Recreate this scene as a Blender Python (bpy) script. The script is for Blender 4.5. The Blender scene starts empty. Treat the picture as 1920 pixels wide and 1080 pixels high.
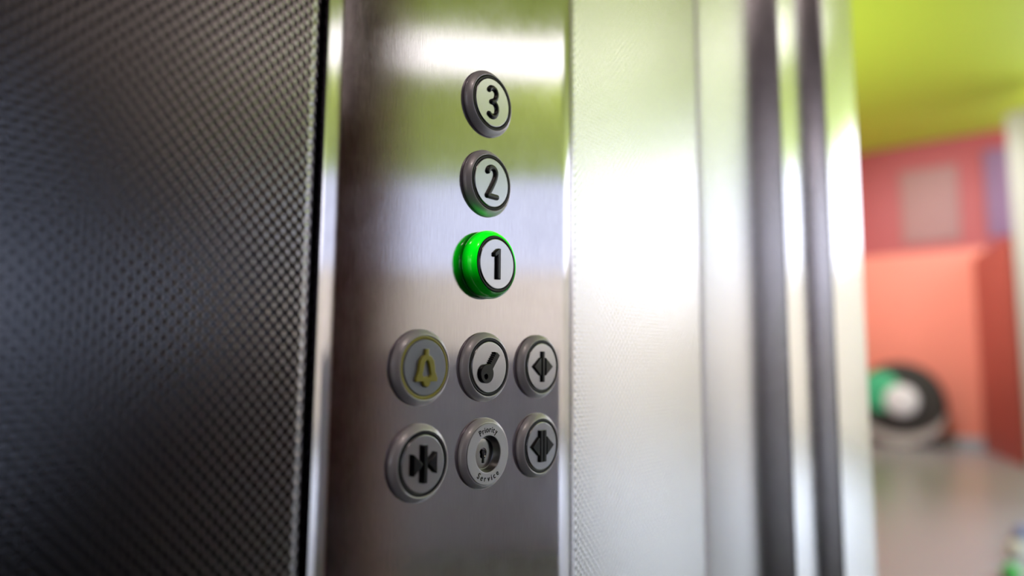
import bpy, bmesh, math, random
from mathutils import Vector, Matrix
random.seed(7)
PI = math.pi
MM = 0.001
SC = bpy.context.scene
COL = SC.collection

# ------------------------------------------------------------------ helpers
def link(name, me, mat=None, parent=None, loc=(0, 0, 0)):
    o = bpy.data.objects.new(name, me)
    COL.objects.link(o)
    if mat is not None:
        me.materials.clear()
        me.materials.append(mat)
    o.parent = parent
    o.location = loc
    return o

def tag(o, label=None, cat=None, group=None, kind=None):
    if label: o['label'] = label
    if cat: o['category'] = cat
    if group: o['group'] = group
    if kind: o['kind'] = kind
    return o

def empty(name, loc, label, cat, group=None):
    o = bpy.data.objects.new(name, None)
    COL.objects.link(o)
    o.location = loc
    o.empty_display_size = 0.01
    return tag(o, label, cat, group)

def smooth(me, ang=35):
    for p in me.polygons: p.use_smooth = True
    try: me.set_sharp_from_angle(angle=math.radians(ang))
    except Exception: pass
    return me

def mesh_from(verts, faces, name='m', ang=35, fix=True):
    me = bpy.data.meshes.new(name)
    me.from_pydata([tuple(v) for v in verts], [], faces)
    bm = bmesh.new(); bm.from_mesh(me)
    if fix:
        bmesh.ops.remove_doubles(bm, verts=bm.verts, dist=1e-7)
        bmesh.ops.recalc_face_normals(bm, faces=bm.faces)
    bm.to_mesh(me); bm.free()
    return smooth(me, ang)

def box_mesh(boxes, bevel=0.0, name='box'):
    """boxes: list of (x0,x1,y0,y1,z0,z1) or plain hexahedra of 8 points"""
    bm = bmesh.new()
    for b in boxes:
        x0, x1, y0, y1, z0, z1 = b
        vs = [bm.verts.new((x, y, z)) for x in (x0, x1) for y in (y0, y1) for z in (z0, z1)]
        idx = [(0, 1, 3, 2), (4, 6, 7, 5), (0, 4, 5, 1), (2, 3, 7, 6), (0, 2, 6, 4), (1, 5, 7, 3)]
        for f in idx: bm.faces.new([vs[i] for i in f])
    bmesh.ops.recalc_face_normals(bm, faces=bm.faces)
    if bevel > 0:
        bmesh.ops.bevel(bm, geom=bm.edges[:], offset=bevel, segments=3, affect='EDGES', profile=0.5)
    me = bpy.data.meshes.new(name); bm.to_mesh(me); bm.free()
    return smooth(me)

def slab_mesh(pa, pb, z0, z1, th, off=0.0, u0=None, u1=None):
    """upright slab along the ground line pa->pb, thickness th to the left of the line"""
    a = Vector((pa[0], pa[1])); b = Vector((pb[0], pb[1]))
    d = (b - a); L = d.length; d.normalize(); n = Vector((-d.y, d.x))
    s = 0 if u0 is None else u0; e = L if u1 is None else u1
    p0 = a + d * s + n * off; p1 = a + d * e + n * off
    q0 = p0 + n * th; q1 = p1 + n * th
    vs = [(p.x, p.y, z) for z in (z0, z1) for p in (p0, p1, q1, q0)]
    fs = [(0, 1, 2, 3), (4, 5, 6, 7), (0, 1, 5, 4), (1, 2, 6, 5), (2, 3, 7, 6), (3, 0, 4, 7)]
    return vs, fs

def join_parts(parts):
    V, F = [], []
    for v, f in parts:
        o = len(V); V += list(v); F += [tuple(i + o for i in q) for q in f]
    return V, F

def lathe(profile, seg=96, close=False):
    """profile (r,h) in mm; axis is the panel normal (-y)"""
    V, F = [], []
    n = len(profile)
    for r, h in profile:
        for k in range(seg):
            t = 2 * PI * k / seg
            V.append((r * math.cos(t) * MM, -h * MM, r * math.sin(t) * MM))
    for i in range(n - 1):
        for k in range(seg):
            k2 = (k + 1) % seg
            F.append((i * seg + k, i * seg + k2, (i + 1) * seg + k2, (i + 1) * seg + k))
    return V, F

def lathe_mesh(profile, seg=96, ang=32):
    V, F = lathe([(max(r, 0.0), h) for r, h in profile], seg)
    return mesh_from(V, F, 'turned', ang)

def fillet(pts, rad, n=8):
    """round the corners of an open 2D polyline; rad per interior point"""
    out = [Vector(pts[0])]
    for i in range(1, len(pts) - 1):
        r = rad[i - 1] if isinstance(rad, (list, tuple)) else rad
        p, a, b = Vector(pts[i]), Vector(pts[i - 1]), Vector(pts[i + 1])
        if r <= 0: out.append(p); continue
        da, db = (a - p).normalized(), (b - p).normalized()
        ang = math.acos(max(-1, min(1, da.dot(db))))
        t = r / math.tan(ang / 2)
        c = p + (da + db).normalized() * (r / math.sin(ang / 2))
        s, e = p + da * t - c, p + db * t - c
        th = math.atan2(s.x * e.y - s.y * e.x, s.dot(e))
        for k in range(n + 1):
            q = th * k / n
            out.append(c + Vector((s.x * math.cos(q) - s.y * math.sin(q), s.x * math.sin(q) + s.y * math.cos(q))))
    out.append(Vector(pts[-1]))
    return out

def extrude_profile(pts, z0, z1, ang=30):
    """pts: (x,y) in mm, face extruded upwards in z (metres)"""
    V, F = [], []
    for p in pts:
        V.append((p[0] * MM, p[1] * MM, z0)); V.append((p[0] * MM, p[1] * MM, z1))
    for i in range(len(pts) - 1):
        F.append((2 * i, 2 * i + 2, 2 * i + 3, 2 * i + 1))
    me = bpy.data.meshes.new('profile')
    me.from_pydata(V, [], F)
    return smooth(me, ang)

def stroke(paths, w, h, z=0.0, flat=0.0):
    """raised bead along 2D polylines (mm) on a face; w half width, h height; flat = flat-top share"""
    V, F = [], []
    prof = []
    N = 12
    for k in range(N + 1):
        t = PI * k / N
        c, s = math.cos(t), math.sin(t)
        p = 2.0 / (2.0 + 4 * flat)
        prof.append((math.copysign(abs(c) ** p, c) * w, (abs(s) ** p) * h))
    for path in paths:
        P = [Vector(p) for p in path]
        base = len(V)
        for i, p in enumerate(P):
            d = (P[min(i + 1, len(P) - 1)] - P[max(i - 1, 0)]).normalized()
            n = Vector((-d.y, d.x))
            for a, b in prof:
                q = p + n * a
                V.append((q.x * MM, -(z + b) * MM, q.y * MM))
        m = len(prof)
        for i in range(len(P) - 1):
            for k in range(m - 1):
                F.append((base + i * m + k, base + i * m + k + 1, base + (i + 1) * m + k + 1, base + (i + 1) * m + k))
        # round ends
        for end, sgn in ((0, -1), (len(P) - 1, 1)):
            p = P[end]
            d = (P[1] - P[0]).normalized() if end == 0 else (P[-1] - P[-2]).normalized()
            d = d * sgn; n = Vector((-d.y, d.x))
            b0 = len(V); R = 8
            for j in range(R + 1):
                f = PI * j / R        # 0..pi around the end
                dirv = n * math.cos(f) + d * math.sin(f)
                for a, b in prof[:N // 2 + 1]:
                    q = p + dirv * a
                    V.append((q.x * MM, -(z + b) * MM, q.y * MM))
            mm = N // 2 + 1
            for j in range(R):
                for k in range(mm - 1):
                    F.append((b0 + j * mm + k, b0 + j * mm + k + 1, b0 + (j + 1) * mm + k + 1, b0 + (j + 1) * mm + k))
    return mesh_from(V, F, 'bead', 40)

def spline(pts, n=10):
    """Catmull-Rom through points"""
    P = [Vector(p) for p in pts]; P = [P[0] * 2 - P[1]] + P + [P[-1] * 2 - P[-2]]
    out = []
    for i in range(1, len(P) - 2):
        for k in range(n):
            t = k / n
            a, b, c, d = P[i - 1], P[i], P[i + 1], P[i + 2]
            out.append(0.5 * ((2 * b) + (c - a) * t + (2 * a - 5 * b + 4 * c - d) * t * t + (3 * b - a - 3 * c + d) * t ** 3))
    out.append(P[-2])
    return out

def curve_to_mesh(cu, dz=0.0):
    """filled 2D curve (units mm) -> mesh on the panel face"""
    o = bpy.data.objects.new('tmp', cu); COL.objects.link(o)
    dg = bpy.context.evaluated_depsgraph_get(); dg.update()
    me = bpy.data.meshes.new_from_object(o.evaluated_get(dg))
    bpy.data.objects.remove(o)
    for v in me.vertices:
        x, y, z = v.co
        v.co = (x * MM, -(z + dz) * MM, y * MM)
    return me

def plate(outlines, h, bev=0.25, z=0.0):
    """raised flat-topped shape from closed outlines (holes allowed)"""
    cu = bpy.data.curves.new('outline', 'CURVE'); cu.dimensions = '2D'; cu.fill_mode = 'BOTH'
    for ol in outlines:
        s = cu.splines.new('POLY'); s.points.add(len(ol) - 1)
        for i, p in enumerate(ol): s.points[i].co = (p[0], p[1], 0, 1)
        s.use_cyclic_u = True
    cu.extrude = h / 2; cu.bevel_depth = bev; cu.bevel_resolution = 2; cu.offset = -bev
    me = curve_to_mesh(cu, z + h / 2 - bev)
    return smooth(me, 40)

def circle(cx, cy, r, n=32, a0=0, a1=2 * PI):
    return [(cx + r * math.cos(a0 + (a1 - a0) * k / n), cy + r * math.sin(a0 + (a1 - a0) * k / n)) for k in range(n)]

# ------------------------------------------------------------------ materials
def new_mat(name):
    m = bpy.data.materials.new(name); m.use_nodes = True
    nt = m.node_tree
    return m, nt, nt.nodes['Principled BSDF']

def plain(name, col, rough=0.5, metal=0.0, noise=0.06, scale=30, spec=0.5, emit=None, estr=0, coat=0.0):
    m, nt, b = new_mat(name)
    N, L = nt.nodes, nt.links
    tc = N.new('ShaderNodeTexCoord'); no = N.new('ShaderNodeTexNoise'); no.inputs['Scale'].default_value = scale
    no.inputs['Detail'].default_value = 4
    mx = N.new('ShaderNodeMixRGB'); mx.blend_type = 'MULTIPLY'; mx.inputs[0].default_value = 1
    mx.inputs[1].default_value = (*col, 1)
    mr = N.new('ShaderNodeMapRange'); mr.inputs['To Min'].default_value = 1 - noise; mr.inputs['To Max'].default_value = 1 + noise
    L.new(tc.outputs['Object'], no.inputs['Vector']); L.new(no.outputs['Fac'], mr.inputs['Value'])
    L.new(mr.outputs['Result'], mx.inputs[2]); L.new(mx.outputs[0], b.inputs['Base Color'])
    b.inputs['Roughness'].default_value = rough; b.inputs['Metallic'].default_value = metal
    b.inputs['Specular IOR Level'].default_value = spec; b.inputs['Coat Weight'].default_value = coat
    if emit is not None:
        b.inputs['Emission Color'].default_value = (*emit, 1); b.inputs['Emission Strength'].default_value = estr
    return m

def brushed(name, col, rough=0.2, streak=0.05, bump=0.02, smudge=0.06, vertical=True, scale=1.0, drough=0.0):
    """brushed steel: fine streaks along z plus faint smudges"""
    m, nt, b = new_mat(name)
    N, L = nt.nodes, nt.links
    tc = N.new('ShaderNodeTexCoord')
    mp = N.new('ShaderNodeMapping')
    mp.inputs['Scale'].default_value = (4200 * scale, 4200 * scale, 90 * scale)
    no = N.new('ShaderNodeTexNoise'); no.inputs['Scale'].default_value = 1; no.inputs['Detail'].default_value = 3
    L.new(tc.outputs['Object'], mp.inputs['Vector']); L.new(mp.outputs[0], no.inputs['Vector'])
    sm = N.new('ShaderNodeTexNoise'); sm.inputs['Scale'].default_value = 45; sm.inputs['Detail'].default_value = 6
    sm.inputs['Roughness'].default_value = 0.65
    L.new(tc.outputs['Object'], sm.inputs['Vector'])
    r1 = N.new('ShaderNodeMapRange'); r1.inputs['From Min'].default_value = .3; r1.inputs['From Max'].default_value = .7
    r1.inputs['To Min'].default_value = 1 - streak; r1.inputs['To Max'].default_value = 1 + streak
    L.new(no.outputs['Fac'], r1.inputs['Value'])
    r2 = N.new('ShaderNodeMapRange'); r2.inputs['From Min'].default_value = .3; r2.inputs['From Max'].default_value = .7
    r2.inputs['To Min'].default_value = rough * (1 - smudge * 3); r2.inputs['To Max'].default_value = rough * (1 + smudge * 3)
    L.new(sm.outputs['Fac'], r2.inputs['Value']); L.new(r2.outputs[0], b.inputs['Roughness'])
    r3 = N.new('ShaderNodeMapRange'); r3.inputs['From Min'].default_value = .3; r3.inputs['From Max'].default_value = .7
    r3.inputs['To Min'].default_value = 1 - smudge; r3.inputs['To Max'].default_value = 1 + smudge * .6
    L.new(sm.outputs['Fac'], r3.inputs['Value'])
    mul = N.new('ShaderNodeMath'); mul.operation = 'MULTIPLY'
    L.new(r1.outputs[0], mul.inputs[0]); L.new(r3.outputs[0], mul.inputs[1])
    mx = N.new('ShaderNodeMixRGB'); mx.blend_type = 'MULTIPLY'; mx.inputs[0].default_value = 1; mx.inputs[1].default_value = (*col, 1)
    L.new(mul.outputs[0], mx.inputs[2]); L.new(mx.outputs[0], b.inputs['Base Color'])
    b.inputs['Metallic'].default_value = 1
    if bump > 0:
        bp = N.new('ShaderNodeBump'); bp.inputs['Strength'].default_value = bump; bp.inputs['Distance'].default_value = 0.0002
        L.new(no.outputs['Fac'], bp.inputs['Height']); L.new(bp.outputs[0], b.inputs['Normal'])
    return m

def dimpled(name, col, rough=0.25, strength=0.6, ax=4.45, az=5.1, hexa=False, dist=0.35, holes=.4):
    """embossed sheet: staggered lattice of raised lozenges (x pitch ax, z pitch az, mm)"""
    m, nt, b = new_mat(name)
    N, L = nt.nodes, nt.links
    tc = N.new('ShaderNodeTexCoord'); sp = N.new('ShaderNodeSeparateXYZ')
    L.new(tc.outputs['Object'], sp.inputs[0])
    def M(op, a, bb=None, cc=None):
        n = N.new('ShaderNodeMath'); n.operation = op
        for i, v in enumerate((a, bb, cc)):
            if v is None: continue
            if isinstance(v, (int, float)): n.inputs[i].default_value = v
            else: L.new(v, n.inputs[i])
        return n.outputs[0]
    cx = M('COSINE', M('MULTIPLY', sp.outputs['X'], 2 * PI / (ax * MM)))
    cz = M('COSINE', M('MULTIPLY', sp.outputs['Z'], 2 * PI / (az * MM)))
    hgt = M('MULTIPLY', cx, cz)              # peaks on a centred rectangular lattice
    if hexa:
        hgt = M('ADD', hgt, M('MULTIPLY', M('COSINE', M('MULTIPLY', sp.outputs['X'], 4 * PI / (ax * MM))), 0.45))
    hgt = M('SMOOTH_MIN', hgt, 0.45, 0.5)
    bp = N.new('ShaderNodeBump'); bp.inputs['Strength'].default_value = strength; bp.inputs['Distance'].default_value = dist * MM
    L.new(hgt, bp.inputs['Height']); L.new(bp.outputs[0], b.inputs['Normal'])
    trough_shade = N.new('ShaderNodeMapRange'); trough_shade.inputs['From Min'].default_value = -1; trough_shade.inputs['From Max'].default_value = -.15
    trough_shade.inputs['To Min'].default_value = holes; trough_shade.inputs['To Max'].default_value = 1  # shade of the troughs is painted into the base colour
    L.new(hgt, trough_shade.inputs['Value'])
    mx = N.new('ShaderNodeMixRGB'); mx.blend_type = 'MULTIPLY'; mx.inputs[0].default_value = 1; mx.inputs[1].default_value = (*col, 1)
    L.new(trough_shade.outputs[0], mx.inputs[2]); L.new(mx.outputs[0], b.inputs['Base Color'])
    b.inputs['Metallic'].default_value = 1; b.inputs['Roughness'].default_value = rough
    return m

def glow(name, col, strength):
    m, nt, b = new_mat(name)
    b.inputs['Base Color'].default_value = (.04, .04, .045, 1); b.inputs['Roughness'].default_value = .6
    N, L = nt.nodes, nt.links
    tc = N.new('ShaderNodeTexCoord'); no = N.new('ShaderNodeTexNoise'); no.inputs['Scale'].default_value = .6
    mr = N.new('ShaderNodeMapRange'); mr.inputs['To Min'].default_value = strength * .85; mr.inputs['To Max'].default_value = strength * 1.15
    L.new(tc.outputs['Object'], no.inputs['Vector']); L.new(no.outputs['Fac'], mr.inputs['Value'])
    L.new(mr.outputs[0], b.inputs['Emission Strength'])
    b.inputs['Emission Color'].default_value = (*col, 1)
    return m

M_COP = brushed('brushed_steel', (.51, .475, .525), rough=.105, streak=.07, bump=.05, smudge=.07)
M_JAMB = brushed('jamb_steel', (.90, .865, .92), rough=.2, streak=.02, bump=.02, smudge=.03)
M_FACE = brushed('face_steel', (.52, .51, .55), rough=.23, streak=.02, bump=.0, smudge=.04, scale=.8)
M_BEZEL = plain('satin_bezel', (.90, .85, .92), rough=.40, metal=.25, noise=.03, scale=900, coat=.35)
M_BEZEL_L = plain('satin_face', (.66, .645, .70), rough=.45, metal=.55, noise=.03, scale=900)
M_BLACK = plain('black_plastic', (.012, .012, .016), rough=.25, noise=.2, scale=300)
M_RING = plain('black_ring', (.008, .008, .012), rough=.3, noise=.1, scale=300, spec=.3)
M_YELLOW = plain('yellow_plastic', (.52, .46, .05), rough=.3, noise=.08, scale=500, coat=.3)
M_BLUEGREY = plain('blue_grey_plastic', (.36, .38, .45), rough=.35, noise=.05, scale=500, metal=.3)
M_LOCK = brushed('lock_chrome', (.62, .61, .60), rough=.18, streak=.03, bump=.02, smudge=.12, scale=.5)
M_LOCKWALL = plain('lock_recess', (.30, .30, .31), rough=.35, metal=.9, noise=.05, scale=500)
M_WALL_L = dimpled('embossed_sheet_shaded', (.42, .395, .41), rough=.20, strength=.38, holes=.03, ax=4.45, az=5.1)  # same steel as the right sheets; its dark reflection is deepened in the colour
M_WALL_R = dimpled('embossed_sheet_lit', (.96, .92, .965), rough=.24, strength=.45, holes=.45, ax=4.45, az=5.1, hexa=False)
M_DARKSTEEL = brushed('cabin_steel', (.06, .06, .07), rough=.22, streak=.02, bump=0, smudge=.05, scale=.05)
M_MIRROR = brushed('mirror_steel', (.50, .51, .55), rough=.16, streak=.01, bump=0, smudge=.03, scale=.05)
M_GAP = plain('dark_gap', (.02, .02, .02), rough=.8)
M_CABFLOOR = plain('cabin_floor', (.03, .03, .035), rough=.5)
M_CABCEIL = plain('cabin_ceiling', (.35, .28, .22), rough=.6)
M_GREEN = plain('green_ceiling', (.47, .62, .055), rough=.6, noise=.02, scale=1)
M_CORAL = plain('coral_wall', (.86, .28, .22), rough=.6, noise=.02, scale=1)
M_RED = plain('dark_red_wall', (.40, .07, .085), rough=.5, noise=.03, scale=1)
M_REDSIDE = plain('brick_red_wall', (.40, .085, .07), rough=.5, noise=.03, scale=1)
M_PEACH = plain('peach_wall', (.85, .79, .75), rough=.6, noise=.03, scale=1)
M_PANE_PINK = plain('tinted_pane', (.36, .19, .20), rough=.6, noise=.05, scale=2)
M_PANE_PURPLE = plain('purple_pane', (.24, .13, .25), rough=.6, noise=.05, scale=2)
M_FLOOR = plain('lobby_floor', (.31, .34, .39), rough=.26, noise=.06, scale=2)
M_WHITE = plain('white_paint', (.55, .56, .56), rough=.5, noise=.02, scale=2)
M_BASE_L = plain('pale_baseboard', (.45, .48, .58), rough=.4)
M_BASE_D = plain('black_baseboard', (.02, .02, .022), rough=.4)
M_WINDOW = glow('daylit_pane', (.80, .90, 1.10), 1.5)
M_WINDOW_B = glow('sunlit_pane', (.93, .97, 1.05), 4.0)
M_STRIP = glow('ceiling_light_panel', (1.0, 1.0, .90), 3.0)
M_DESK = plain('counter_paint', (.62, .70, .90), rough=.4)

# green lens: LED glow set as emission, painted brighter towards the top of the rim
def lens_mat():
    m, nt, b = new_mat('green_lens')
    N, L = nt.nodes, nt.links
    tc = N.new('ShaderNodeTexCoord'); sp = N.new('ShaderNodeSeparateXYZ'); L.new(tc.outputs['Object'], sp.inputs[0])
    mr = N.new('ShaderNodeMapRange'); mr.inputs['From Min'].default_value = -.010; mr.inputs['From Max'].default_value = .008
    mr.inputs['To Min'].default_value = .05; mr.inputs['To Max'].default_value = 1.0
    mr.interpolation_type = 'SMOOTHSTEP'
    L.new(sp.outputs['Z'], mr.inputs['Value'])
    my = N.new('ShaderNodeMapRange'); my.inputs['From Min'].default_value = 0; my.inputs['From Max'].default_value = -.0055
    my.inputs['To Min'].default_value = .08; my.inputs['To Max'].default_value = 1
    L.new(sp.outputs['Y'], my.inputs['Value'])
    mu = N.new('ShaderNodeMath'); mu.operation = 'MULTIPLY'; L.new(mr.outputs[0], mu.inputs[0]); L.new(my.outputs[0], mu.inputs[1])
    L.new(mu.outputs[0], b.inputs['Emission Strength'])
    b.inputs['Emission Color'].default_value = (.0, 1.0, .01, 1)
    b.inputs['Base Color'].default_value = (.0, .22, .02, 1)
    b.inputs['Roughness'].default_value = .12
    b.inputs['Coat Weight'].default_value = .6; b.inputs['Coat Roughness'].default_value = .08
    return m
M_LENS = lens_mat()

# ------------------------------------------------------------------ the elevator cabin
ZF, ZC = -1.1, 1.15          # cabin floor / ceiling (z = 0 at the middle row of buttons)

# control panel column: slightly coved left edge, wide rounded right edge
prof = [(-95.2, 12.0), (-95.2, -1.4)]
for k in range(0, 25):
    t = 1 - k / 24
    prof.append((-95.0 + (1 - t) * 9.0, -1.6 * t * t))
cx0, R = 60.0, 52.0
for k in range(0, 25):
    a = math.radians(39) * k / 24
    prof.append((cx0 + R * math.sin(a), R * (1 - math.cos(a))))
prof.append((prof[-1][0], 14.0))
panel = link('control_panel', extrude_profile(prof, ZF + .02, ZC - .02, 40), M_COP)
tag(panel, 'tall brushed stainless steel lift control panel with rounded edges holding all the buttons', 'control panel')

# left wall sheet: flat, then a rounded fold turning back beside the control panel
wl = [(-1300, 0.0), (-102, 0.0)]
cxl, Rl = -102.0, 9.0
for k in range(1, 13):
    a = math.radians(35) * k / 12
    wl.append((cxl + Rl * math.sin(a), Rl * (1 - math.cos(a))))
lx, ly = wl[-1]
wl.append((-95.6, ly + 1.7)); wl.append((-95.6, ly + 9))
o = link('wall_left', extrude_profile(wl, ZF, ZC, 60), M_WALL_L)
tag(o, 'dark embossed steel wall sheet left of the control panel', kind='structure')

# light embossed sheets right of the control panel, with a narrow seam
pr = [(84, 10.0), (262.5, 10.0), (265.5, 10.6), (266.2, 13.0), (266.2, 16)]
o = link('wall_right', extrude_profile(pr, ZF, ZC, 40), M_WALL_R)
tag(o, 'bright embossed steel wall sheet between control panel and seam', kind='structure')
pr = [(272.4, 16), (272.4, 13.0), (273.0, 10.8), (275.5, 10.0), (406, 10.0)]
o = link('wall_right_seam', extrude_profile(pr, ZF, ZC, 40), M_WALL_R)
o.name = 'wall_front'
tag(o, 'bright embossed steel wall sheet right of the seam', kind='structure')
o = link('trim_1', box_mesh([(.262, .277, .0155, .018, ZF, ZC)]), M_GAP)
tag(o, 'dark seam strip between the two bright wall sheets', kind='structure')
o = link('trim_2', box_mesh([(-.0948, -.0905, .0095, .02, ZF, ZC)]), M_GAP)
tag(o, 'dark joint between dark wall sheet and control panel', kind='structure')

# stepped steel door jamb
pr = fillet([(404.8, 14), (404.8, -11.6), (497.5, -11.6)], [2.5], 8)
o = link('trim_3', extrude_profile(pr, ZF, ZC, 40), M_JAMB); tag(o, 'first steel step of the door jamb', kind='structure')
pr = fillet([(497.5, -8), (497.5, -27.8), (626, -27.8), (626, -20)], [2.5, 5], 8)
o = link('door_1', extrude_profile(pr, ZF, ZC, 40), M_JAMB); tag(o, 'steel door jamb edge facing the lobby', kind='structure')
o = link('trim_4', box_mesh([(.4985, .624, -.020, .035, ZF, ZC)]), M_DARKSTEEL); tag(o, 'core of the door jamb', kind='structure')

# rest of the cabin
o = link('wall_opposite', box_mesh([(-1.3, .79, -1.14, -1.10, ZF, ZC)]), M_DARKSTEEL); tag(o, 'dark steel cabin wall facing the buttons', kind='structure')
o = link('wall_rear', box_mesh([(-1.34, -1.3, -1.14, .03, ZF, ZC)]), M_MIRROR); tag(o, 'dark steel rear wall of the cabin', kind='structure')
o = link('ceiling', box_mesh([(-1.34, .79, -1.14, .03, ZC, ZC + .04)]), M_CABCEIL); tag(o, 'cabin ceiling', kind='structure')
o = link('floor', box_mesh([(-1.34, .79, -1.14, .03, ZF - .04, ZF)]), M_CABFLOOR); tag(o, 'dark cabin floor', kind='structure')
o = link('wall_side', box_mesh([(-1.3, .50, .0205, .04, ZF, ZC)]), M_DARKSTEEL); tag(o, 'backing behind the cabin wall sheets', kind='structure')

# ------------------------------------------------------------------ push buttons
COLX, PZ, GAP = 41.4, 41.4, 50.2
BEZ = [(16.0, -1.0), (16.5, 0.0), (16.85, .3), (16.95, .9), (16.75, 1.6), (16.3, 2.3), (15.7, 2.95), (15.1, 3.5), (14.65, 3.85), (14.3, 4.0), (14.05, 3.85), (14.0, 3.3), (14.0, 1.5)]
RING = [(14.0, 2.5), (14.0, 3.3), (13.85, 3.65), (13.4, 3.8), (12.8, 3.75), (12.45, 3.5), (12.35, 2.8)]
FACE = [(12.4, 2.5), (12.35, 3.75), (12.2, 4.0), (12.05, 4.08), (11.95, 4.1), (11.85, 4.1), (11.0, 4.1), (0.0, 4.1)]
def shift(p, d): return [(r, h + d) for r, h in p]
ME_BEZ = lathe_mesh(BEZ, 128); ME_RING = lathe_mesh(RING, 128); ME_FACE = lathe_mesh(FACE, 128)
ZT = 4.0    # symbols stand on the face

def button(col, row, label, symbol, sym_name='symbol', sym_mat=None, ring_mat=None, face_mat=None):
    z = {'3': GAP + 2 * PZ, '2': GAP + PZ, '1': GAP, 'k': 0, 'p': -PZ}[row]
    root = empty('push_button', (col * COLX * MM, 0, z * MM), label, 'button', 'round push buttons on the control panel')
    link('bezel', ME_BEZ, None, root) if ME_BEZ.materials else link('bezel', ME_BEZ, M_BEZEL, root)
    r = ME_RING if ring_mat is None else ME_RING.copy()
    link('ring', r, ring_mat or M_RING, root)
    f = ME_FACE if face_mat is None else ME_FACE.copy()
    link('face_plate', f, face_mat or M_FACE, root)
    s = link(sym_name, symbol, sym_mat or M_BLACK, root)
    return root

def rot_pts(P, c=(0, 0)): return P

three = [spline([(-2.75, 6.1), (-1.6, 7.2), (0.2, 7.45), (2.0, 6.6), (2.75, 4.75), (2.15, 2.55), (0.7, 1.0), (-1.0, .15)]),
         spline([(-0.6, .25), (1.2, .0), (2.65, -1.3), (3.05, -3.4), (2.4, -5.7), (.7, -7.1), (-1.2, -7.25), (-2.7, -6.5)])]
button(0, '3', 'steel push button with black raised 3, top of the column', stroke(three, 1.45, 1.25, ZT), 'numeral')
two = [spline([(-3.1, 5.2), (-2.3, 6.8), (-.4, 7.6), (1.7, 7.0), (2.75, 5.2), (2.5, 3.0), (1.3, .4), (-.6, -2.9), (-3.2, -7.0)]),
       [Vector((-3.2, -7.05)), Vector((0, -7.05)), Vector((3.6, -7.05))]]
button(0, '2', 'steel push button with black raised 2, between 3 and the lit button', stroke(two, 1.4, 1.25, ZT, .3), 'numeral')

# the lit button stands prouder, with a glowing green rim
H1 = 4.3
root = empty('push_button', (0, 0, GAP * MM), 'lit push button with glowing green rim and black 1', 'button', 'round push buttons on the control panel')
LENS = [(15.6, -1), (16.2, 0), (16.7, .6), (16.9, 2.0), (16.9, 3.6), (16.7, 4.8), (16.3, 5.8), (15.75, 6.7), (15.1, 7.45), (14.5, 8.0), (14.2, 8.15), (14.02, 8.0), (14.0, 6)]
o = link('lens', lathe_mesh(LENS, 128, 50), M_LENS, root); o['label'] = 'glowing green rim'
link('ring', lathe_mesh(shift(RING, H1), 128), M_RING, root)
link('face_plate', lathe_mesh(shift(FACE, H1), 128), M_FACE, root)
one = plate([[(-.95 + .0, -7.7), (1.35, -7.7), (1.35, 7.5), (-.2, 7.5), (-3.2, 5.1), (-3.2, 3.6), (-2.4, 3.2), (-.95, 4.1)]], 1.5, .45, ZT + H1)
link('numeral', one, M_BLACK, root)

# alarm bell
bell_out = [(-1.05, 8.1), (1.05, 8.1), (1.15, 5.6), (2.7, 4.9), (4.2, 3.0), (4.75, .6), (5.0, -1.8), (6.4, -4.6), (6.2, -6.2), (2.2, -6.2),
            (2.1, -7.2), (1.3, -8.2), (0, -8.6), (-1.3, -8.2), (-2.1, -7.2), (-2.2, -6.2), (-6.2, -6.2), (-6.4, -4.6), (-5.0, -1.8), (-4.75, .6), (-4.2, 3.0), (-2.7, 4.9), (-1.15, 5.6)]
bell_in = [(0, 3.3), (-1.0, 2.3), (-1.6, .2), (-2.4, -3.0), (-1.6, -4.2), (0, -3.7), (1.6, -4.2), (2.4, -3.0), (1.6, .2), (1.0, 2.3)]
button(-1, 'k', 'push button with yellow bell symbol and yellow ring', plate([bell_out, bell_in], 1.3, .4, ZT), 'bell_symbol', M_YELLOW, M_YELLOW, M_BLUEGREY)

# key
def key_outline():
    hx, hy, r = -2.9, -3.2, 4.6
    pts = []
    d = Vector((.60, .80)); n = Vector((-.80, .60))
    w = 1.9
    tip = Vector((5.3, 6.3))
    base = Vector((hx, hy)) + d * 3.9
    a_r = math.atan2((base - n * w - Vector((hx, hy))).y, (base - n * w - Vector((hx, hy))).x)
    a_l = math.atan2((base + n * w - Vector((hx, hy))).y, (base + n * w - Vector((hx, hy))).x)
    N = 40
    for k in range(N + 1):
        a = a_l + (2 * PI - (a_l - a_r)) * k / N
        pts.append((hx + r * math.cos(a), hy + r * math.sin(a)))
    L = (tip - base).length
    pts.append(tuple(base - n * w + d * L * .05)); pts.append(tuple(base - n * w + d * (L - 1.0))); pts.append(tuple(tip - n * (w * .5))); pts.append(tuple(tip + n * (w * .6))); pts.append(tuple(base + n * w + d * (L - .8)))
    t = L - 1.2
    while t > 1.4:
        pts.append(tuple(base + n * (w - .1) + d * t)); pts.append(tuple(base + n * (w - .8) + d * (t - .45))); pts.append(tuple(base + n * (w - .1) + d * (t - .9))); t -= 1.15
    return pts
button(0, 'k', 'push button with black key symbol, between bell and arrow buttons',
       plate([key_outline(), circle(-3.9, -4.6, 1.25, 20)], 1.5, .3, ZT), 'key_symbol')

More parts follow.
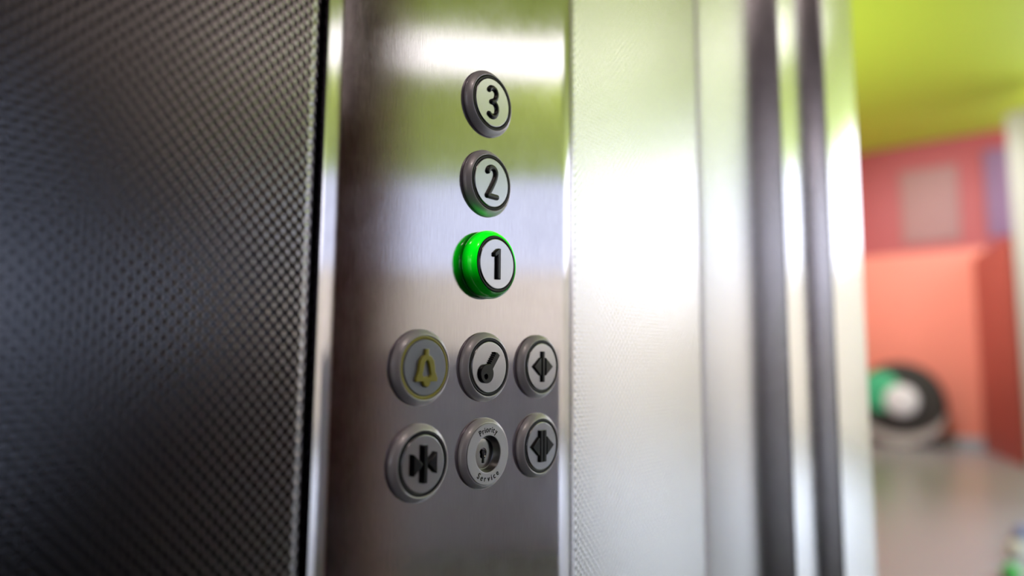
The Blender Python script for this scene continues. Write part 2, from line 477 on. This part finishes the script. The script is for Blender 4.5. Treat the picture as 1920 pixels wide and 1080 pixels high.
def bar(x, w, h): return [(x - w, -h), (x + w, -h), (x + w, h), (x - w, h)]
opn = [bar(0, 1.0, 8.1), [(-8.2, 0), (-2.1, 4.7), (-2.1, -4.7)], [(8.2, 0), (2.1, -4.7), (2.1, 4.7)]]
button(1, 'k', 'push button with two black triangles pointing outwards from one bar', plate(opn, 1.2, .3, ZT), 'arrow_symbol')
opn2 = [bar(-1.45, 1.1, 8.2), bar(1.45, 1.1, 8.2), [(-9.1, 0), (-3.2, 4.8), (-3.2, -4.8)], [(9.1, 0), (3.2, -4.8), (3.2, 4.8)]]
button(1, 'p', 'push button with two black triangles pointing outwards from a double bar', plate(opn2, 1.3, .3, ZT), 'arrow_symbol')
cls = [bar(0, 1.05, 8.1), [(-1.35, 0), (-6.7, 4.6), (-6.7, -4.6)], [(1.35, 0), (6.7, -4.6), (6.7, 4.6)]]
button(-1, 'p', 'push button with two black triangles pointing inwards at a bar', plate(cls, 1.9, .3, ZT), 'arrow_symbol')

# key switch marked Priority Service
root = empty('key_switch', (0, 0, -PZ * MM), 'round steel key switch marked Priority Service with a keyhole', 'key switch')
KB = [(16.0, -1.0), (16.5, 0.0), (16.85, .3), (16.95, .9), (16.75, 1.6), (16.3, 2.3), (15.7, 2.95), (15.2, 3.4), (14.85, 3.65), (14.65, 3.7), (14.6, 3.5), (14.6, 1.5)]
link('bezel', lathe_mesh(KB, 128), M_BEZEL, root)
KF = [(14.55, 2.5), (14.5, 3.85), (14.3, 4.0), (14.2, 4.0), (9.1, 4.0), (9.0, 4.0), (8.75, 3.9), (8.65, 3.6)]
link('face_plate', lathe_mesh(KF, 128), M_BEZEL_L, root)
link('recess', lathe_mesh([(8.65, 3.7), (8.3, 1.8), (7.6, .2), (7.3, .0), (7.0, -.05)], 96), M_LOCKWALL, root)
lock = link('lock_cylinder', lathe_mesh([(7.25, -.4), (7.2, .0), (6.9, .25), (5.0, .45), (2.6, .5), (2.4, .1), (1.9, -.3), (0, -.35)], 96), M_LOCK, root)
link('keyhole', plate([circle(0.1, .7, 1.15, 20, -PI * .25, PI * 1.25) + [(-.5, -.8), (-.75, -1.8), (-.45, -2.6), (-.6, -4.6), (.55, -4.6), (.6, -2.6), (.95, -1.8), (.6, -.8)]], .5, .05, .35), M_BLACK, lock)

def glyph(ch, size):
    cu = bpy.data.curves.new('glyph', 'FONT'); cu.body = ch; cu.size = size; cu.extrude = .04
    cu.align_x = 'LEFT'
    me = curve_to_mesh(cu, 0)
    return me
def arc_text(word, rad, span, size, squash, top):
    meshes = [glyph(c, size) for c in word]
    W = []
    for me in meshes:
        xs = [v.co.x for v in me.vertices]; W.append(((min(xs)) / MM, (max(xs)) / MM))
    wd = [(b - a) * squash for a, b in W]
    gap = (span - (sum(wd) - wd[0] / 2 - wd[-1] / 2)) / (len(word) - 1)
    total = sum((b - a) * squash for a, b in W) + gap * (len(word) - 1)
    s = -total / 2
    V, F = [], []
    for (a, b), me in zip(W, meshes):
        w = (b - a) * squash
        ang = (s + w / 2) / rad
        s += w + gap
        o = len(V)
        for v in me.vertices:
            x = (v.co.x / MM - (a + b) / 2) * squash; y = v.co.z / MM; d = -v.co.y / MM
            if top:
                t = -ang; bx, by = rad * math.sin(ang), rad * math.cos(ang)
            else:
                t = ang; bx, by = rad * math.sin(ang), -rad * math.cos(ang)
            X = bx + x * math.cos(t) - y * math.sin(t); Y = by + x * math.sin(t) + y * math.cos(t)
            V.append((X * MM, -(4.0 + .03 + d) * MM, Y * MM))
        F += [tuple(i + o for i in p.vertices) for p in me.polygons]
        bpy.data.meshes.remove(me)
    return V, F
# letters are thickened by drawing each word twice with a hair's offset
parts = []
for dx in (-.09, .09):
    for wd in (arc_text('Priority', 10.25, 10.4, 4.0, .86, True), arc_text('Service', 12.85, 15.4, 4.0, .86, False)):
        parts.append(([(x + dx * MM, y, z) for x, y, z in wd[0]], wd[1]))
V, F = join_parts(parts)
me = bpy.data.meshes.new('lettering'); me.from_pydata(V, [], F)
link('lettering', me, M_BLACK, root)

# ------------------------------------------------------------------ the lobby outside
ZL, ZR = -1.1, 3.0
def poly_slab(name, pts, z, th, mat, label):
    n = len(pts)
    V = [(x, y, z) for x, y in pts] + [(x, y, z + th) for x, y in pts]
    F = [tuple(range(n)), tuple(range(n, 2 * n))] + [(i, (i + 1) % n, n + (i + 1) % n, n + i) for i in range(n)]
    o = link(name, mesh_from(V, F), mat); tag(o, label, kind='structure'); return o
foot = [(.79, 2.75), (10.5, 2.75), (10.5, -4.1), (6.5, -9.5), (3.3, -11.3), (.79, -11.3)]
poly_slab('floor_lobby', foot, ZL - .05, .05, M_FLOOR, 'glossy grey lobby floor').name = 'floor.001'
poly_slab('ceiling_lobby', foot, ZR, .05, M_GREEN, 'lime green lobby ceiling').name = 'ceiling.001'

def wall(name, pa, pb, z0, z1, mat, label, th=.12, off=0):
    V, F = slab_mesh(pa, pb, z0, z1, th, off)
    o = link(name, mesh_from(V, F), mat); tag(o, label, kind='structure'); return o
BACK = 10.2
wall('wall_back', (BACK, 2.7), (BACK, .72), ZL, 1.48, M_CORAL, 'bright coral lower wall at the end of the lobby', .12)
wall('wall_back', (BACK, 2.7), (BACK, -.25), 1.48, ZR, M_RED, 'dark red upper wall at the end of the lobby', .10)
wall('wall_return', (BACK, .86), (8.75, .375), ZL, 1.35, M_REDSIDE, 'brick red side wall next to the coral wall', .12).name = 'wall_far'
wall('baseboard_back', (BACK - .02, 2.7), (BACK - .02, .86), ZL, ZL + .14, M_BASE_L, 'pale baseboard along the coral wall', .02)
wall('baseboard_far', (BACK - .03, .82), (8.72, .335), ZL, ZL + .12, M_BASE_D, 'black baseboard along the brick red wall', .03)
# tinted panes high in the red wall
o = link('window_1', box_mesh([(BACK - .03, BACK - .002, .97, 1.64, 1.60, 2.62)], .01), M_PANE_PINK); tag(o, 'greyish pink window in the red wall', kind='structure')
o = link('window_2', box_mesh([(BACK - .03, BACK - .002, .30, .68, 1.60, 2.75)], .01), M_PANE_PURPLE); tag(o, 'purple tinted window above the brick red wall', kind='structure')
V, F = slab_mesh((8.70, .325), (8.55, .0), ZL, 2.72, .2)
o = link('trim_5', mesh_from(V, F), M_WHITE); tag(o, 'white door post at the end of the brick red wall', kind='structure')
# lobby walls seen only as reflections in the steel: peach below, daylit windows above
segs = [((8.62, .0), (10.2, -3.95)), ((10.2, -3.95), (6.35, -9.25)), ((6.35, -9.25), (3.2, -11.0))]
wn = 3
for i, (a, b) in enumerate(segs):
    wall('wall_window_side', a, b, ZL, 1.42, M_PEACH, 'peach lower lobby wall under the windows').name = 'wall_north' if i == 0 else 'wall_north.%03d' % i
    wall('wall_header', a, b, 2.98, ZR, M_WHITE, 'white strip above the lobby windows').name = 'wall_top' if i == 0 else 'wall_top.%03d' % i
    L = (Vector(b) - Vector(a)).length
    V, F = slab_mesh(a, b, 1.42, 2.98, .02, .05)
    w = link('window_%d' % wn, mesh_from(V, F), M_WINDOW_B if i == 0 else M_WINDOW); tag(w, 'daylit lobby window band', kind='structure'); wn += 1
    parts = []
    k = 0.0
    while k < L:
        parts.append(slab_mesh(a, b, 1.42, 2.98, .06, -.0, k, min(k + .05, L))); k += 1.55
    V, F = join_parts(parts)
    link('window_frame', mesh_from(V, F, fix=False), M_WHITE, w)
wall('wall_entry', (.79, 2.7), (.79, .06), ZL, ZR, M_WHITE, 'white lobby wall beside the lift door', -.0 + .1).name = 'wall_entrance'
wall('wall_entry', (.89, -1.12), (.89, -11.2), ZL, ZR, M_PEACH, 'peach lobby wall beside the lift door', -.1).name = 'wall_entrance.001'
wall('wall_entry', (.89, .06), (.89, -1.12), ZC, ZR, M_WHITE, 'wall above the lift door', -.1).name = 'wall_entrance.002'
wall('wall_south', (.79, 2.7), (BACK, 2.7), ZL, ZR, M_CORAL, 'coral side wall of the lobby')
# luminous ceiling panel
V = [(4.9, -3.1), (6.35, -3.75), (4.6, -6.1), (2.8, -5.6)]
V = [(5.3, -2.1), (6.1, -2.3), (5.3, -3.9), (4.0, -5.0), (3.5, -4.4), (4.6, -3.4)]
n = len(V)
me = mesh_from([(x, y, ZR - .03) for x, y in V] + [(x, y, ZR - .002) for x, y in V], [tuple(range(n)), tuple(range(n, 2 * n))] + [(i, (i + 1) % n, n + (i + 1) % n, n + i) for i in range(n)])
o = link('ceiling_light', me, M_STRIP); tag(o, 'bright white light panel in the lime green lobby ceiling', 'ceiling light')
# unseen desk, added so that its reflection darkens the lower control panel
t = empty('added_desk', (2.55, -2.5, ZL), 'long blue grey counter added in the lobby to tone the reflection in the steel', 'desk')
V, F = slab_mesh((3.1, -1.95), (1.75, -3.3), 0, 1.08, .5)
link('body', mesh_from([(x - 2.55, y + 2.5, z) for x, y, z in V], F), M_DESK, t)
V, F = slab_mesh((3.15, -1.9), (1.7, -3.35), 1.08, 1.12, .58, -.04)
link('counter_top', mesh_from([(x - 2.55, y + 2.5, z) for x, y, z in V], F), M_DESK, t)

# round drum standing against the coral wall
def xlathe(profile, seg=72):
    V, F = [], []
    for r, h in profile:
        for k in range(seg):
            a = 2 * PI * k / seg; V.append((-h, r * math.cos(a), r * math.sin(a)))
    for i in range(len(profile) - 1):
        for k in range(seg):
            F.append((i * seg + k, i * seg + (k + 1) % seg, (i + 1) * seg + (k + 1) % seg, (i + 1) * seg + k))
    return mesh_from(V, F)
dr = empty('round_stand', (9.82, 1.72, ZL), 'large round black drum with green and white centre before the coral wall', 'drum')
cz = .56
M_DRUM = plain('drum_black', (.03, .03, .035), rough=.4)
M_DRIM = plain('drum_rim', (.55, .53, .56), rough=.4)
M_DGRN = plain('drum_green', (.06, .55, .30), rough=.4)
M_DWHT = plain('drum_white', (.75, .75, .82), rough=.4, emit=(.8, .8, .9), estr=.15)
o = link('drum_body', xlathe([(0, -.30), (.44, -.30), (.50, -.24), (.53, -.05), (.50, .0), (.0, .0)]), M_DRUM, dr, (0, 0, cz))
# pale lower lip, a crescent
V, F = [], []
for k in range(41):
    a = PI * (1.08 + .84 * k / 40); w = .13 * math.sin(PI * k / 40) + .01
    for r in (.545, .545 - w):
        for x in (-.02, .0): V.append((x, r * math.cos(a), r * math.sin(a) + cz))
for k in range(40):
    b = 4 * k
    F += [(b, b + 4, b + 6, b + 2), (b + 1, b + 3, b + 7, b + 5), (b, b + 1, b + 5, b + 4), (b + 2, b + 6, b + 7, b + 3)]
link('lower_lip', mesh_from(V, F), M_DRIM, dr)
o = link('green_patch', xlathe([(0, .01), (.24, .01), (.26, .0)]), M_DGRN, dr, (0, .22, cz + .14))
o = link('white_knob', xlathe([(0, .06), (.14, .05), (.19, .02), (.20, .0)]), M_DWHT, dr, (-.012, -.03, cz + .03))

# small coloured balls on the floor at the lower right
def ball(loc, r, col, label):
    bm = bmesh.new(); bmesh.ops.create_uvsphere(bm, u_segments=32, v_segments=20, radius=r)
    me = bpy.data.meshes.new('ball'); bm.to_mesh(me); bm.free(); smooth(me, 180)
    o = link('toy_ball', me, plain('ball_' + label.split()[1], col, rough=.35), None, loc)
    tag(o, label, 'ball', 'small balls on the lobby floor')
ball((4.06, .145, ZL + .045), .045, (.05, .55, .08), 'small green ball on the lobby floor, nearest of three')
ball((4.63, .163, ZL + .045), .045, (.75, .72, .62), 'small white ball on the lobby floor behind the green one')
ball((5.12, .169, ZL + .045), .045, (.22, .28, .55), 'small blue ball on the lobby floor, farthest of three')

# ------------------------------------------------------------------ lights
def area(name, loc, target, size, power, col=(1, 1, 1), spread=None):
    l = bpy.data.lights.new(name, 'AREA'); l.energy = power; l.color = col; l.shape = 'SQUARE'; l.size = size
    if spread: l.spread = spread
    o = bpy.data.objects.new(name, l); COL.objects.link(o); o.location = loc
    o.rotation_euler = (Vector(target) - Vector(loc)).to_track_quat('-Z', 'Y').to_euler()
    return o
area('coral_wash', (7.6, 1.6, 2.9), (10.2, 1.2, -.1), .5, 44, (1, .96, .92), math.radians(110))  # the washes are added to brighten lobby surfaces; no fixtures modelled
area('ceiling_wash', (4.2, 2.2, .6), (7.2, 2.4, 3.1), .6, 54, (.86, 1, .78), math.radians(115))
area('ceiling_wash_far', (6.0, -5.0, -.6), (6.0, -5.0, 3.1), 1.0, 24, (1, .70, .72))
area('entry_wall_wash', (6.6, -1.4, 2.9), (9.4, -2.2, .2), .5, 48, (1, .98, .95), math.radians(110))
area('floor_wash', (5.2, -3.6, 2.9), (4.6, -2.8, -1.1), .8, 280, (.84, .92, 1), math.radians(95))
area('cabin_fill_cool', (-.02, -1.08, .10), (-.02, 0, .10), .18, .20, (.62, .75, 1))  # added fill without a fixture, makes the bluish patch on the left wall
area('cabin_fill_warm', (.42, -1.06, .72), (.1, 0, .4), .34, .34, (1, .84, .75))  # added fill without a fixture, warms the upper left wall and panel edge
area('window_wall_wash', (5.0, -3.2, 2.9), (8.6, -6.8, 0), .6, 185, (1, .97, .94), math.radians(120))
l = bpy.data.lights.new('cabin_downlight', 'POINT'); l.energy = 3.5; l.color = (1, .88, .80); l.shadow_soft_size = .06
o = bpy.data.objects.new('cabin_downlight', l); COL.objects.link(o); o.location = (-.35, -.65, 1.0)

w = bpy.data.worlds.new('World'); SC.world = w; w.use_nodes = True
w.node_tree.nodes['Background'].inputs[0].default_value = (.5, .6, .8, 1)
w.node_tree.nodes['Background'].inputs[1].default_value = .3

# ------------------------------------------------------------------ camera
cam = bpy.data.cameras.new('camera'); co = bpy.data.objects.new('camera', cam); COL.objects.link(co)
cam.sensor_width = 36; cam.lens = 1249.9 / 1920 * 36
cam.clip_start = .005; cam.clip_end = 60
yaw, pit, roll = (math.radians(a) for a in (49.14, 5.95, 0.51))
fw = Vector((math.sin(yaw) * math.cos(pit), math.cos(yaw) * math.cos(pit), math.sin(pit)))
rt = Vector((math.cos(yaw), -math.sin(yaw), 0)); up = rt.cross(fw)
c, s = math.cos(roll), math.sin(roll)
rt2 = rt * c + up * s; up2 = -rt * s + up * c
mat = Matrix((rt2, up2, -fw)).transposed().to_4x4()
mat.translation = Vector((-.2397, -.2254, .0047))
co.matrix_world = mat
cam.dof.use_dof = True; cam.dof.focus_distance = .324; cam.dof.aperture_fstop = 2.4
SC.camera = co

SC.view_settings.view_transform = 'Standard'
SC.view_settings.look = 'None'
SC.view_settings.exposure = 0
SC.cycles.use_denoising = True
SC.cycles.max_bounces = 8
SC.cycles.sample_clamp_indirect = 6
